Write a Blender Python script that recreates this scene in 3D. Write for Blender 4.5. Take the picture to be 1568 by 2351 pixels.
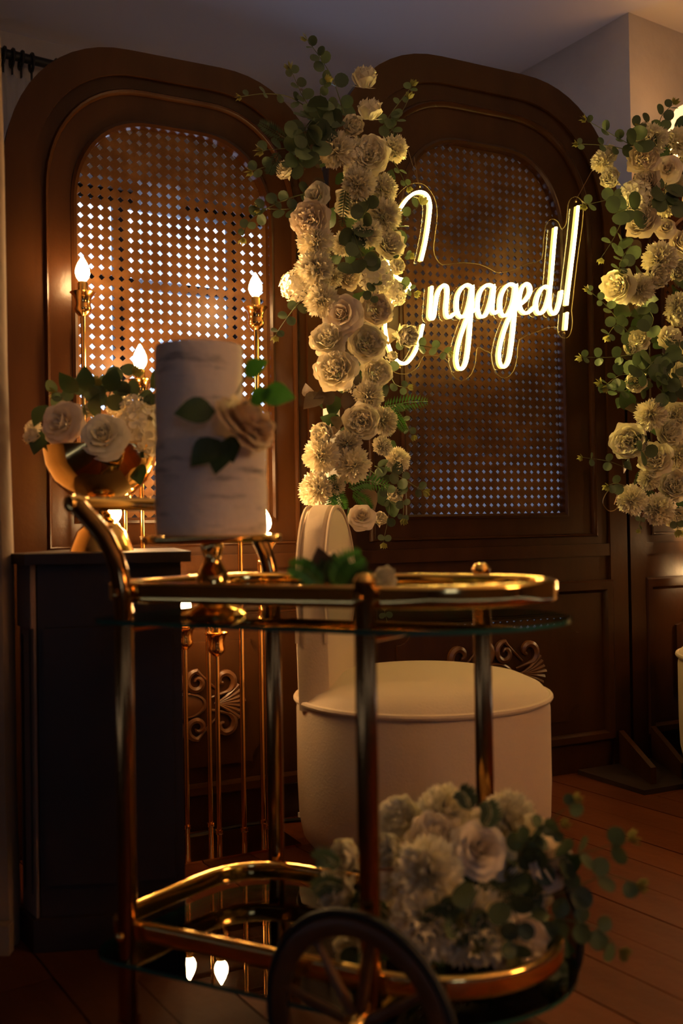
import bpy, math, random
from mathutils import Vector, Matrix
random.seed(7)
for o in list(bpy.data.objects): bpy.data.objects.remove(o)
SC = bpy.context.scene; COL = SC.collection
# ------------------------------------------------------------------ camera
F = 2286.0; CH = .785; PITCH = 29.5/F; ROLL = .016
cam_d = bpy.data.cameras.new('camera'); cam = bpy.data.objects.new('camera', cam_d); COL.objects.link(cam)
cam_d.sensor_fit = 'VERTICAL'; cam_d.sensor_height = 36.0; cam_d.lens = F/2351*36
cam_d.clip_start = .05
cam.matrix_world = Matrix.Translation((0, 0, CH)) @ Matrix.Rotation(math.pi/2+PITCH, 4, 'X') @ Matrix.Rotation(-ROLL, 4, 'Z')
cam_d.dof.use_dof = True; cam_d.dof.focus_distance = 2.75; cam_d.dof.aperture_fstop = 2.6
SC.camera = cam
# ------------------------------------------------------------------ world: overcast evening daylight outside the windows
w = bpy.data.worlds.new('world'); SC.world = w; w.use_nodes = True
bg = w.node_tree.nodes['Background']; bg.inputs[0].default_value = (.62, .72, 1, 1); bg.inputs[1].default_value = 2.7
# ------------------------------------------------------------------ exposure
SC.view_settings.view_transform = 'Standard'; SC.view_settings.look = 'None'
SC.view_settings.gamma = 1; SC.view_settings.use_curve_mapping = False; SC.view_settings.exposure = .25
BULB = 135.0; NEON = 48.0; SHADE = 1.5
# ------------------------------------------------------------------ picture geometry
def ray(x, y):
    rx = (x-784)/F; ry = (1175.5-y)/F
    a = rx*math.cos(ROLL)+ry*math.sin(ROLL); b = -rx*math.sin(ROLL)+ry*math.cos(ROLL)
    return Vector((a, math.cos(PITCH)-b*math.sin(PITCH), math.sin(PITCH)+b*math.cos(PITCH)))
def at(x, y, d):
    v = ray(x, y); return Vector((0, 0, CH))+v*(d/v.y)
ANG = math.atan(.486); U = Vector((math.cos(ANG), math.sin(ANG), 0)); N = Vector((math.sin(ANG), -math.cos(ANG), 0)); P0 = Vector((0, 2.77, 0))
def pan(x, y, off=0):                      # point on the plane of the screens, off metres in front of it
    v = ray(x, y); k = (off+2.77*N.y)/(v.x*N.x+v.y*N.y); return Vector((0, 0, CH))+v*k
def sp(s, off, z): return P0+U*s+N*off+Vector((0, 0, z))
# ------------------------------------------------------------------ materials
MATS = {}
def mat(name, col, rough=.5, metal=0, emit=None, estr=0, spec=.5, vary=0, noise=None, bump=0, bscale=40, trans=0, coat=0):
    if name in MATS: return MATS[name]
    m = bpy.data.materials.new(name); m.use_nodes = True; MATS[name] = m
    nt = m.node_tree; nd = nt.nodes; ln = nt.links; b = nd['Principled BSDF']
    b.inputs['Base Color'].default_value = (*col, 1); b.inputs['Roughness'].default_value = rough; b.inputs['Metallic'].default_value = metal
    b.inputs['Specular IOR Level'].default_value = spec; b.inputs['Coat Weight'].default_value = coat
    if emit: b.inputs['Emission Color'].default_value = (*emit, 1); b.inputs['Emission Strength'].default_value = estr
    tc = nd.new('ShaderNodeTexCoord'); last = None
    if noise:                              # (second colour, (scale xyz), detail, low, high)
        mp = nd.new('ShaderNodeMapping'); mp.inputs['Scale'].default_value = noise[1]
        tx = nd.new('ShaderNodeTexNoise'); tx.inputs['Scale'].default_value = 1; tx.inputs['Detail'].default_value = noise[2]; tx.inputs['Roughness'].default_value = .6
        ln.new(tc.outputs['Object'], mp.inputs[0]); ln.new(mp.outputs[0], tx.inputs[0])
        cr = nd.new('ShaderNodeValToRGB'); cr.color_ramp.elements[0].position = noise[3]; cr.color_ramp.elements[1].position = noise[4]
        cr.color_ramp.elements[0].color = (*col, 1); cr.color_ramp.elements[1].color = (*noise[0], 1)
        ln.new(tx.outputs[0], cr.inputs[0]); last = cr.outputs[0]
    if vary:
        oi = nd.new('ShaderNodeObjectInfo'); hs = nd.new('ShaderNodeHueSaturation')
        mr = nd.new('ShaderNodeMapRange'); mr.inputs[3].default_value = 1-vary; mr.inputs[4].default_value = 1+vary
        ln.new(oi.outputs['Random'], mr.inputs[0]); ln.new(mr.outputs[0], hs.inputs['Value'])
        if last: ln.new(last, hs.inputs['Color'])
        else: hs.inputs['Color'].default_value = (*col, 1)
        last = hs.outputs[0]
    if last: ln.new(last, b.inputs['Base Color'])
    if bump:
        tb = nd.new('ShaderNodeTexNoise'); tb.inputs['Scale'].default_value = bscale; tb.inputs['Detail'].default_value = 6
        bp = nd.new('ShaderNodeBump'); bp.inputs['Strength'].default_value = bump; bp.inputs['Distance'].default_value = .01
        ln.new(tc.outputs['Object'], tb.inputs[0]); ln.new(tb.outputs[0], bp.inputs['Height']); ln.new(bp.outputs[0], b.inputs['Normal'])
    if trans:                              # thin petals and leaves let some light through
        tl = nd.new('ShaderNodeBsdfTranslucent'); mx = nd.new('ShaderNodeMixShader'); mx.inputs[0].default_value = trans
        if last: ln.new(last, tl.inputs[0])
        else: tl.inputs[0].default_value = (*col, 1)
        ln.new(b.outputs[0], mx.inputs[1]); ln.new(tl.outputs[0], mx.inputs[2]); ln.new(mx.outputs[0], nd['Material Output'].inputs[0])
    return m
def glassmat(name, tint, ior=1.45, rough=.0):
    m = bpy.data.materials.new(name); m.use_nodes = True; nt = m.node_tree; nd = nt.nodes; ln = nt.links; MATS[name] = m
    nd.remove(nd['Principled BSDF'])
    t = nd.new('ShaderNodeBsdfTransparent'); t.inputs[0].default_value = (*tint, 1); g = nd.new('ShaderNodeBsdfGlossy'); g.inputs['Roughness'].default_value = rough
    fr = nd.new('ShaderNodeFresnel'); fr.inputs[0].default_value = ior; mx = nd.new('ShaderNodeMixShader')
    ln.new(fr.outputs[0], mx.inputs[0]); ln.new(t.outputs[0], mx.inputs[1]); ln.new(g.outputs[0], mx.inputs[2]); ln.new(mx.outputs[0], nd['Material Output'].inputs[0])
    return m
WOOD = mat('dark_wood', (.028, .0088, .0022), .3, noise=((.052, .0185, .005), (9, 9, 2.2), 5, .3, .75), bump=.06, bscale=60, spec=.2)
LATT = mat('lattice_board', (.078, .031, .009), .42, noise=((.135, .06, .019), (14, 14, 14), 7, .42, .68), bump=.05, bscale=90, spec=.2)
CARV = mat('carved_wood', (.09, .034, .01), .33, noise=((.13, .052, .018), (20, 20, 20), 4, .35, .7))
BLACKW = mat('black_wood', (.018, .009, .006), .45, noise=((.03, .014, .009), (6, 6, 2), 4, .3, .7))
PILW = mat('pilaster_wood', (.15, .085, .06), .6, noise=((.22, .13, .1), (10, 10, 3), 4, .3, .7))  # lighter brown than the cabinet body, for the canted pilaster
GOLD = mat('polished_gold', (.95, .62, .2), .1, 1)
GOLDB = mat('satin_gold', (.9, .55, .17), .19, 1)
BRASS = mat('brass_rod', (.85, .48, .16), .16, 1)
DGOLD = mat('dark_gold_tube', (.36, .19, .065), .13, 1)  # gold legs coloured darker to stand for the dark room they reflect
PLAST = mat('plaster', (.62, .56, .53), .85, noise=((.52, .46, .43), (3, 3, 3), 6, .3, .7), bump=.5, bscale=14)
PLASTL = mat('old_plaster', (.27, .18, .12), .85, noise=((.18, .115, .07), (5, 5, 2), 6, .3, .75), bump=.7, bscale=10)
DARKP = mat('dark_unseen_wall', (.05, .03, .02), .7, noise=((.08, .045, .03), (3, 3, 1), 4, .3, .7))  # unseen walls coloured dark to cut the haze they reflect
CEIL = mat('ceiling_paint', (.8, .74, .77), .9, bump=.15, bscale=6)
FLOORB = mat('floor_base', (.03, .012, .006), .7)
PLANK = mat('floor_plank', (.075, .018, .005), .55, noise=((.125, .034, .010), (14, 1.6, 8), 6, .3, .75), vary=.25, bump=.08, bscale=50, spec=.12)
PETAL = mat('white_petal', (.9, .82, .62), .6, vary=.1, trans=.12)
PETALP = mat('blush_petal', (.9, .77, .6), .6, vary=.1, trans=.12)
LEAFM = mat('eucalyptus_leaf', (.08, .112, .05), .5, vary=.35, trans=.22)
LEAFD = mat('dark_leaf', (.04, .075, .02), .45, vary=.3, trans=.15)
LEAFB = mat('bright_leaf', (.07, .24, .03), .4, vary=.15, trans=.3)
TIPM = mat('young_leaf', (.3, .28, .07), .55, vary=.2, trans=.25)
STEMM = mat('stem_green', (.11, .12, .045), .6)
BURG = mat('burgundy_leaf', (.07, .04, .018), .45, vary=.2, trans=.12)
WHITE = mat('white_lacquer', (.75, .73, .7), .5)
VELVET = mat('cream_velvet', (.6, .47, .34), .9, bump=.12, bscale=180)
CAKE = mat('birch_icing', (.82, .7, .61), .7, noise=((.24, .2, .18), (11, 11, 60), 6, .55, .74), bump=.45, bscale=26)
BLACKM = mat('black_iron', (.012, .011, .012), .5)
RUBB = mat('tyre_rubber', (.012, .011, .01), .6)
WHEELW = mat('wheel_wood', (.10, .04, .015), .3, noise=((.15, .065, .022), (20, 20, 20), 3, .3, .7))
CABLE = mat('cable_rubber', (.01, .01, .012), .45)
BULBM = mat('lit_bulb', (1, .8, .5), .3, emit=(1, .6, .24), estr=BULB)
FILM = mat('bulb_glass', (1, .8, .5), .3)
NEONM = mat('neon_light', (1, .9, .6), .4, emit=(1, .73, .2), estr=NEON)
NEONS = mat('neon_silicone', (.9, .75, .4), .4, emit=(1, .6, .13), estr=1.0)
SHADEM = mat('lamp_shade_fabric', (.9, .78, .6), .8, emit=(1, .56, .24), estr=SHADE)
GLASS = glassmat('shelf_glass', (.86, .93, .9)); GEDGE = mat('glass_edge', (.02, .09, .07), .15)
ACRYL = glassmat('clear_acrylic', (.97, .97, .96), 1.3); AEDGE = mat('acrylic_edge', (.22, .17, .08), .25, spec=.5)
PANE = glassmat('window_glass', (.93, .95, .97))
SHEER = mat('sheer_fabric', (.85, .85, .87), .9, trans=.75)
_n = SHEER.node_tree; _o = _n.nodes['Material Output']; _m = _n.nodes.new('ShaderNodeMixShader'); _t = _n.nodes.new('ShaderNodeBsdfTransparent'); _m.inputs[0].default_value = .45
_n.links.new(_o.inputs[0].links[0].from_socket, _m.inputs[1]); _n.links.new(_t.outputs[0], _m.inputs[2]); _n.links.new(_m.outputs[0], _o.inputs[0])
WIRE = mat('steel_wire', (.35, .25, .12), .35, 1)
# ------------------------------------------------------------------ mesh helpers
class MB:
    def __init__(s): s.v = []; s.f = []
    def add(s, v, f):
        k = len(s.v); s.v += [Vector(p) for p in v]; s.f += [tuple(i+k for i in q) for q in f]; return s
    def box(s, a, b, fr=None):
        (x0, y0, z0), (x1, y1, z1) = a, b
        v = [Vector(p) for p in [(x0,y0,z0),(x1,y0,z0),(x1,y1,z0),(x0,y1,z0),(x0,y0,z1),(x1,y0,z1),(x1,y1,z1),(x0,y1,z1)]]
        if fr: v = [fr(p) for p in v]
        return s.add(v, [(0,3,2,1),(4,5,6,7),(0,1,5,4),(1,2,6,5),(2,3,7,6),(3,0,4,7)])
    def prism(s, poly, vec):               # polygon (3-D points) extruded by vec
        n = len(poly); vec = Vector(vec); v = [Vector(p) for p in poly]
        s.add(v+[p+vec for p in v], [tuple(range(n))[::-1], tuple(range(n, 2*n))]+[(i, (i+1) % n, n+(i+1) % n, n+i) for i in range(n)]); return s
    def sweep(s, pts, prof, closed=False, up=None, scale=None):   # profile (a,b) list swept along pts
        pts = [Vector(p) for p in pts]; n = len(pts); m = len(prof); rings = []; nrm = None
        for i, p in enumerate(pts):
            t = (pts[(i+1) % n]-pts[i-1]) if closed else (pts[min(i+1, n-1)]-pts[max(i-1, 0)])
            t = t.normalized() if t.length > 1e-9 else Vector((0, 0, 1))
            if up is not None:
                a = t.cross(Vector(up)).normalized(); b = a.cross(t).normalized()
            else:
                if nrm is None: nrm = Vector((0, 0, 1)) if abs(t.z) < .8 else Vector((1, 0, 0))
                a = t.cross(nrm); a = a.normalized() if a.length > 1e-6 else Vector((1, 0, 0)); b = a.cross(t).normalized(); nrm = b
            k = scale[i] if scale else 1
            rings.append([p+a*(q[0]*k)+b*(q[1]*k) for q in prof])
        v = [q for r in rings for q in r]; f = []
        for i in range(n if closed else n-1):
            j = (i+1) % n
            for q in range(m): f.append((i*m+q, i*m+(q+1) % m, j*m+(q+1) % m, j*m+q))
        if not closed: f += [tuple(range(m))[::-1], tuple((n-1)*m+q for q in range(m))]
        return s.add(v, f)
    def tube(s, pts, r, seg=8, closed=False, scale=None):
        return s.sweep(pts, [(r*math.cos(2*math.pi*i/seg), r*math.sin(2*math.pi*i/seg)) for i in range(seg)], closed, None, scale)
    def lathe(s, prof, c=(0, 0, 0), seg=24, axis=None):   # prof (r,z)
        c = Vector(c); q = Vector((0, 0, 1)).rotation_difference(Vector(axis)) if axis is not None else None
        v = []
        for r, z in prof:
            for i in range(seg):
                a = 2*math.pi*i/seg; p = Vector((r*math.cos(a), r*math.sin(a), z)); v.append(c+(q @ p if q else p))
        n = len(prof); f = [(i*seg+j, i*seg+(j+1) % seg, (i+1)*seg+(j+1) % seg, (i+1)*seg+j) for i in range(n-1) for j in range(seg)]
        f += [tuple(range(seg))[::-1], tuple((n-1)*seg+j for j in range(seg))]
        return s.add(v, f)
    def mesh(s, name='mesh', smooth=True, mats=None):
        me = bpy.data.meshes.new(name); me.from_pydata([tuple(p) for p in s.v], [], s.f); me.update()
        if smooth:
            me.polygons.foreach_set('use_smooth', [True]*len(me.polygons))
            try: me.set_sharp_from_angle(angle=math.radians(38))
            except Exception: pass
        if mats: me.materials.append(mats)
        return me
def crom(pts, per=6, closed=False):
    pts = [Vector(p) for p in pts]; n = len(pts); out = []
    for i in range(n if closed else n-1):
        g = (lambda k: pts[k % n]) if closed else (lambda k: pts[max(0, min(n-1, k))])
        a, b, c, d = g(i-1), g(i), g(i+1), g(i+2)
        for k in range(per):
            t = k/per; out.append(.5*((2*b)+(c-a)*t+(2*a-5*b+4*c-d)*t*t+(3*b-a-3*c+d)*t**3))
    if not closed: out.append(pts[-1])
    return out
def rrect(wd, ht, r, n=3):
    o = []
    for cx, cy, a0 in ((wd/2-r, ht/2-r, 0), (-wd/2+r, ht/2-r, 90), (-wd/2+r, -ht/2+r, 180), (wd/2-r, -ht/2+r, 270)):
        for i in range(n+1): a = math.radians(a0+90*i/n); o.append((cx+r*math.cos(a), cy+r*math.sin(a)))
    return o
# ------------------------------------------------------------------ object helpers
def link(o, parent=None):
    COL.objects.link(o)
    if parent: o.parent = parent
    return o
def tag(o, label=None, cat=None, group=None, kind=None):
    for k, v in (('label', label), ('category', cat), ('group', group), ('kind', kind)):
        if v: o[k] = v
    return o
def root(name, loc, label, cat, group=None, rz=0):
    o = bpy.data.objects.new(name, None); link(o); o.location = loc; o.rotation_euler = (0, 0, rz); o.empty_display_size = .05
    return tag(o, label, cat, group)
def top(o):
    while o.parent: o = o.parent
    return o
def part(name, mb, m, parent, local=False, smooth=True, label=None):
    """one mesh object under parent; mb is in world coordinates unless local"""
    if not local:
        L = Vector(top(parent).location); mb.v = [p-L for p in mb.v]
    o = bpy.data.objects.new(name, mb.mesh(name, smooth, m)); link(o, parent)
    if label: o['label'] = label
    return o
def solo(name, mb, m, label=None, cat=None, group=None, kind=None, smooth=True):
    xs = [p.x for p in mb.v]; ys = [p.y for p in mb.v]; zs = [p.z for p in mb.v]
    L = Vector(((min(xs)+max(xs))/2, (min(ys)+max(ys))/2, min(zs))); mb.v = [p-L for p in mb.v]
    o = bpy.data.objects.new(name, mb.mesh(name, smooth, m)); link(o); o.location = L
    return tag(o, label, cat, group, kind)
def struct(name, mb, m, smooth=False): return solo(name, mb, m, kind='structure', smooth=smooth)
def dup(o, parent=None):
    c = o.copy(); COL.objects.link(c); c.parent = parent
    for ch in [q for q in ALLCH(o)]: dup(ch, c)
    return c
def ALLCH(o): return [q for q in bpy.data.objects if q.parent == o]
# ================================================================== SETTING
RA = math.radians(33); RU = Vector((math.cos(RA), math.sin(RA), 0)); RV = Vector((math.sin(RA), -math.cos(RA), 0)); RC = Vector((.337, 4.355, 0))
def rm(p): return RC+RU*p[0]+RV*p[1]+Vector((0, 0, p[2]))       # room axes: a along the window wall, b towards the viewer
HC = 2.5
def roombox(a, b): return MB().box(a, b, rm)
ROOM_A0, ROOM_A1, ROOM_B1 = -4.6, 1.3, 6.0
fl = struct('floor', roombox((ROOM_A0, -.3, -.1), (ROOM_A1, ROOM_B1, -.02)), FLOORB)
struct('ceiling', roombox((ROOM_A0-.2, -.4, HC), (ROOM_A1+.2, ROOM_B1+.2, HC+.15)), CEIL)
# floor boards, each a piece of the floor
PW = .118
pl_mesh = {}
def plank_mesh(L):
    if L not in pl_mesh:
        m = MB().box((-PW/2+.0015, -L/2+.001, -.02), (PW/2-.0015, L/2-.001, 0)); v = m.v
        pl_mesh[L] = m.mesh('plank', False, PLANK)
    return pl_mesh[L]
flL = Vector(fl.location); prot = math.atan2(RV.y, RV.x)-math.pi/2
row = 0; a = -2.9
while a < 1.2:
    b = -.25-random.random()*.9; 
    while b < 4.2:
        L = random.choice((1.2, 1.6, 2.0))
        o = bpy.data.objects.new('plank', plank_mesh(L)); link(o, fl)
        c = rm((a, b+L/2, 0)); o.location = Vector((c.x, c.y, random.uniform(-.0012, 0)))-flL; o.rotation_euler = (0, 0, prot)
        b += L
    a += PW
# window wall with an opening
WA0, WA1, WZ0, WZ1 = -1.78, -.34, 1.0, 2.06
wb = MB()
wb.box((ROOM_A0, -.22, 0), (WA0, 0, HC), rm); wb.box((WA1, -.22, 0), (0, 0, HC), rm)
wb.box((WA0, -.22, 0), (WA1, 0, WZ0), rm); wb.box((WA0, -.22, WZ1), (WA1, 0, HC), rm)
struct('wall_back', wb, PLAST)
struct('wall_right', roombox((0, -.22, 0), (.2, .02, HC)).box((0, 1.02, 0), (.2, 1.21, HC), rm).box((0, .02, 0), (.2, 1.02, .25), rm).box((0, .02, 1.07), (.2, 1.02, HC), rm).box((.2, 1.01, 0), (ROOM_A1, 1.21, HC), rm), PLAST)
struct('wall_side', roombox((ROOM_A1, 1.01, 0), (ROOM_A1+.2, ROOM_B1+.2, HC)), DARKP)
struct('wall_far', roombox((ROOM_A0-.2, -.22, 0), (ROOM_A0, ROOM_B1+.2, HC)), DARKP)
# wall behind the photographer, with a window added for bluish fill
FW0, FW1, FZ0, FZ1 = -3.6, -2.85, 1.2, 2.0
wf = MB()
wf.box((ROOM_A0, ROOM_B1, 0), (FW0, ROOM_B1+.2, HC), rm); wf.box((FW1, ROOM_B1, 0), (ROOM_A1, ROOM_B1+.2, HC), rm)
wf.box((FW0, ROOM_B1, 0), (FW1, ROOM_B1+.2, FZ0), rm); wf.box((FW0, ROOM_B1, FZ1), (FW1, ROOM_B1+.2, HC), rm)
struct('wall_front', wf, DARKP)
# pier of old plaster at the left edge
pe = [(-.68, 1.875), (-.645, 1.88), (-.637, 1.90), (-.642, 1.94), (-.75, 2.22), (-1.9, 2.2), (-1.9, 1.86)]
zs = [0, .3, .7, 1.1, 1.5, 2.0, HC]; pb = MB(); n = len(pe)
jit = [0, -.004, .003, -.003, .002, -.006, -.01]
pb.add([(x+jit[k]*.7+(.010-.012*z), y, z) for k, z in enumerate(zs) for x, y in pe],
       [(k*n+i, k*n+(i+1) % n, (k+1)*n+(i+1) % n, (k+1)*n+i) for k in range(len(zs)-1) for i in range(n)])
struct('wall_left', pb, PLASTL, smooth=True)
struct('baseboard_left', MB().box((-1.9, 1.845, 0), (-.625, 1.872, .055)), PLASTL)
def window(name, a0, a1, z0, z1, b0, cols, trans):
    r = bpy.data.objects.new(name, None); link(r); r.location = rm(((a0+a1)/2, b0, z0)); tag(r, kind='structure')
    fw = .05
    f = MB(); f.box((a0, b0, z0), (a0+fw, b0+.06, z1), rm).box((a1-fw, b0, z0), (a1, b0+.06, z1), rm).box((a0, b0, z0), (a1, b0+.06, z0+fw), rm).box((a0, b0, z1-fw), (a1, b0+.06, z1), rm)
    part('window_frame', f, BLACKM, r, smooth=False)
    ed = [a0+(a1-a0)*i/cols for i in range(cols+1)]
    for e in ed[1:-1]: part('mullion', MB().box((e-.022, b0+.01, z0+fw), (e+.022, b0+.05, z1-fw), rm), BLACKM, r, smooth=False)
    zz = [z0+fw]+trans+[z1-fw]
    for t in trans: part('transom', MB().box((a0+fw, b0+.012, t-.016), (a1-fw, b0+.048, t+.016), rm), BLACKM, r, smooth=False)
    for i in range(cols):
        for k in range(len(zz)-1):
            part('pane', MB().box((ed[i]+.02, b0+.028, zz[k]), (ed[i+1]-.02, b0+.032, zz[k+1]), rm), PANE, r, smooth=False)
    part('window_sill', MB().box((a0-.04, b0-.0, z0-.03), (a1+.04, b0+.17, z0), rm), BLACKM, r, smooth=False)
    pd = bpy.data.lights.new('sky_portal', 'AREA'); pd.shape = 'RECTANGLE'; pd.size = a1-a0; pd.size_y = z1-z0; pd.cycles.is_portal = True
    return r, pd
win1, pd = window('window_1', WA0, WA1, WZ0, WZ1, -.17, 3, [1.72])
po = bpy.data.objects.new('sky_portal', pd); link(po); po.location = rm(((WA0+WA1)/2, -.26, (WZ0+WZ1)/2))
zz = RV; yy = Vector((0, 0, 1)); xx = yy.cross(-zz); po.matrix_world = Matrix.Translation(po.location) @ Matrix((xx, yy, -zz)).transposed().to_4x4()
win2, pd2 = window('fill_window', FW0, FW1, FZ0, FZ1, ROOM_B1+.06, 2, [])  # unseen window put in as a fill source
po2 = bpy.data.objects.new('sky_portal', pd2); link(po2); po2.location = rm(((FW0+FW1)/2, ROOM_B1+.26, (FZ0+FZ1)/2))
zz = -RV; xx = yy.cross(-zz); po2.matrix_world = Matrix.Translation(po2.location) @ Matrix((xx, yy, -zz)).transposed().to_4x4()
# low window and blind added to brighten the tall screen's lattice holes
w3 = bpy.data.objects.new('glow_window', None); link(w3); w3.location = rm((.05, .52, .25)); tag(w3, kind='structure')
part('window_frame', MB().box((.10, .02, .25), (.15, .07, 1.07), rm).box((.10, .97, .25), (.15, 1.02, 1.07), rm).box((.10, .07, .25), (.15, .97, .30), rm).box((.10, .07, 1.02), (.15, .97, 1.07), rm), BLACKM, w3, smooth=False)
part('pane', MB().box((.12, .07, .30), (.124, .97, 1.02), rm), PANE, w3, smooth=False)
BLIND = mat('glow_blind_fabric', (.62, .64, .72), .9, trans=.22)
solo('glow_blind', MB().add([rm((.03, .03, .26)), rm((.03, 1.01, .26)), rm((.03, 1.01, 1.06)), rm((.03, .03, 1.06))], [(0, 1, 2, 3)]), BLIND, 'added pale roller blind, a dim glow behind the tall screen lattice', 'blind', smooth=False)
# curtain rod with rings
ra = root('curtain_rod', rm((-1.9, .07, 2.39)), 'black iron curtain rod with rings high behind the left screen', 'curtain rod')
part('rod', MB().tube([rm((-2.7, .07, 2.39)), rm((-1.36, .07, 2.39))], .016, 10), BLACKM, ra)
part('finial', MB().lathe([(.0, -.028), (.02, -.02), (.028, 0), (.02, .02), (0, .028)], rm((-1.35, .07, 2.39)), 12), BLACKM, ra)
for k, a_ in enumerate((-1.83, -1.80, -1.775, -1.745, -1.715, -1.68, -1.6)):
    c = rm((a_, .07, 2.38)); tilt = random.uniform(-.25, .25)
    part('ring', MB().tube([c+RV*(.026*math.cos(t))+Vector((0, 0, .03*math.sin(t)))+RU*(tilt*.02*math.sin(t)) for t in [i*2*math.pi/14 for i in range(14)]], .0055, 6, True), BLACKM, ra)
    part('clip', MB().tube([c-Vector((0, 0, .03)), c-Vector((0, 0, .062))], .004, 5), BLACKM, ra)
part('bracket', MB().tube([rm((-1.44, .07, 2.385)), rm((-1.44, .0, 2.37))], .01, 6), BLACKM, ra)
def curtain(a0, a1, z0, z1, label, amp=.012, waves=5):
    m = MB(); nu = 40; v = []
    for k in range(2):
        for i in range(nu+1):
            u = i/nu; v.append(rm((a0+(a1-a0)*u, .07+amp*math.sin(u*waves*2*math.pi+k*.3), (z1, z0)[k])))
    m.add(v, [(i, i+1, nu+1+i+1, nu+1+i) for i in range(nu)])
    return solo('sheer_curtain', m, SHEER, label, 'curtain')
curtain(-1.86, -1.68, .3, 2.32, 'bunched sheer curtain under the clustered rings of the black rod')
curtain(-1.32, -1.12, .3, 2.06, 'narrow sheer curtain strip behind the middle of left lattice', .014, 4)
curtain(-.80, -.52, .3, 2.02, 'sheer curtain strip behind right edge of the left lattice', .016, 5)
struct('trim_1', roombox((-2.25, .0, .9), (-1.80, .035, 2.30)), BLACKM)      # dark shutter leaf left of the window
# ================================================================== SCREENS
def arch(hw, zt, zb, rx, rz, n=14):
    p = [(-hw, zb)]
    for i in range(n+1):
        a = math.pi/2*i/n; p.append((-hw+rx-rx*math.cos(a)**.92, zt-rz+rz*math.sin(a)**.92 if i else zt-rz))
    for i in range(n+1):
        a = math.pi/2*(1-i/n); p.append((hw-rx+rx*max(0, math.cos(a))**.92, zt-rz+rz*max(0, math.sin(a))**.92))
    p.append((hw, zb)); return p
def ring(a, b, prof):                       # loft between outlines a and b; prof = (t, y)
    m = MB(); n = len(a); v = []
    for t, y in prof: v += [(pa[0]+(pb_[0]-pa[0])*t, y, pa[1]+(pb_[1]-pa[1])*t) for pa, pb_ in zip(a, b)]
    k = len(prof)
    return m.add(v, [(j*n+i, j*n+(i+1) % n, ((j+1) % k)*n+(i+1) % n, ((j+1) % k)*n+i) for j in range(k) for i in range(n)])
BEAD = [(0, 0), (0, -.004), (.70, -.004), (.74, -.011), (.82, -.0145), (.92, -.013), (1, -.007), (1, 0)]
def inside(poly, x, z):
    c = False; n = len(poly)
    for i in range(n):
        (x0, z0), (x1, z1) = poly[i], poly[i-1]
        if (z0 > z) != (z1 > z) and x < (x1-x0)*(z-z0)/(z1-z0)+x0: c = not c
    return c
def scroll(cx, cz, r0, a0, turns, sgn, r=.0095, tail=None):
    pts = []; n = 22
    for i in range(n+1):
        t = i/n; a = a0+sgn*turns*2*math.pi*t; rr = r0*(1-t)**.8*.9+r0*.14
        pts.append((cx+rr*math.cos(a), -.006, cz+rr*math.sin(a)))
    sc = [.55+.6*math.sin(math.pi*min(1, .25+i/n*.8)) for i in range(n+1)]
    if tail:
        first = pts[0]; ext = [(tail[0]+(first[0]-tail[0])*k/5, -.004, tail[1]+(first[2]-tail[1])*k/5) for k in range(5)]
        pts = ext+pts; sc = [.35+.05*k for k in range(5)]+sc
    return MB().tube(pts, r, 6, False, sc)
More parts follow.
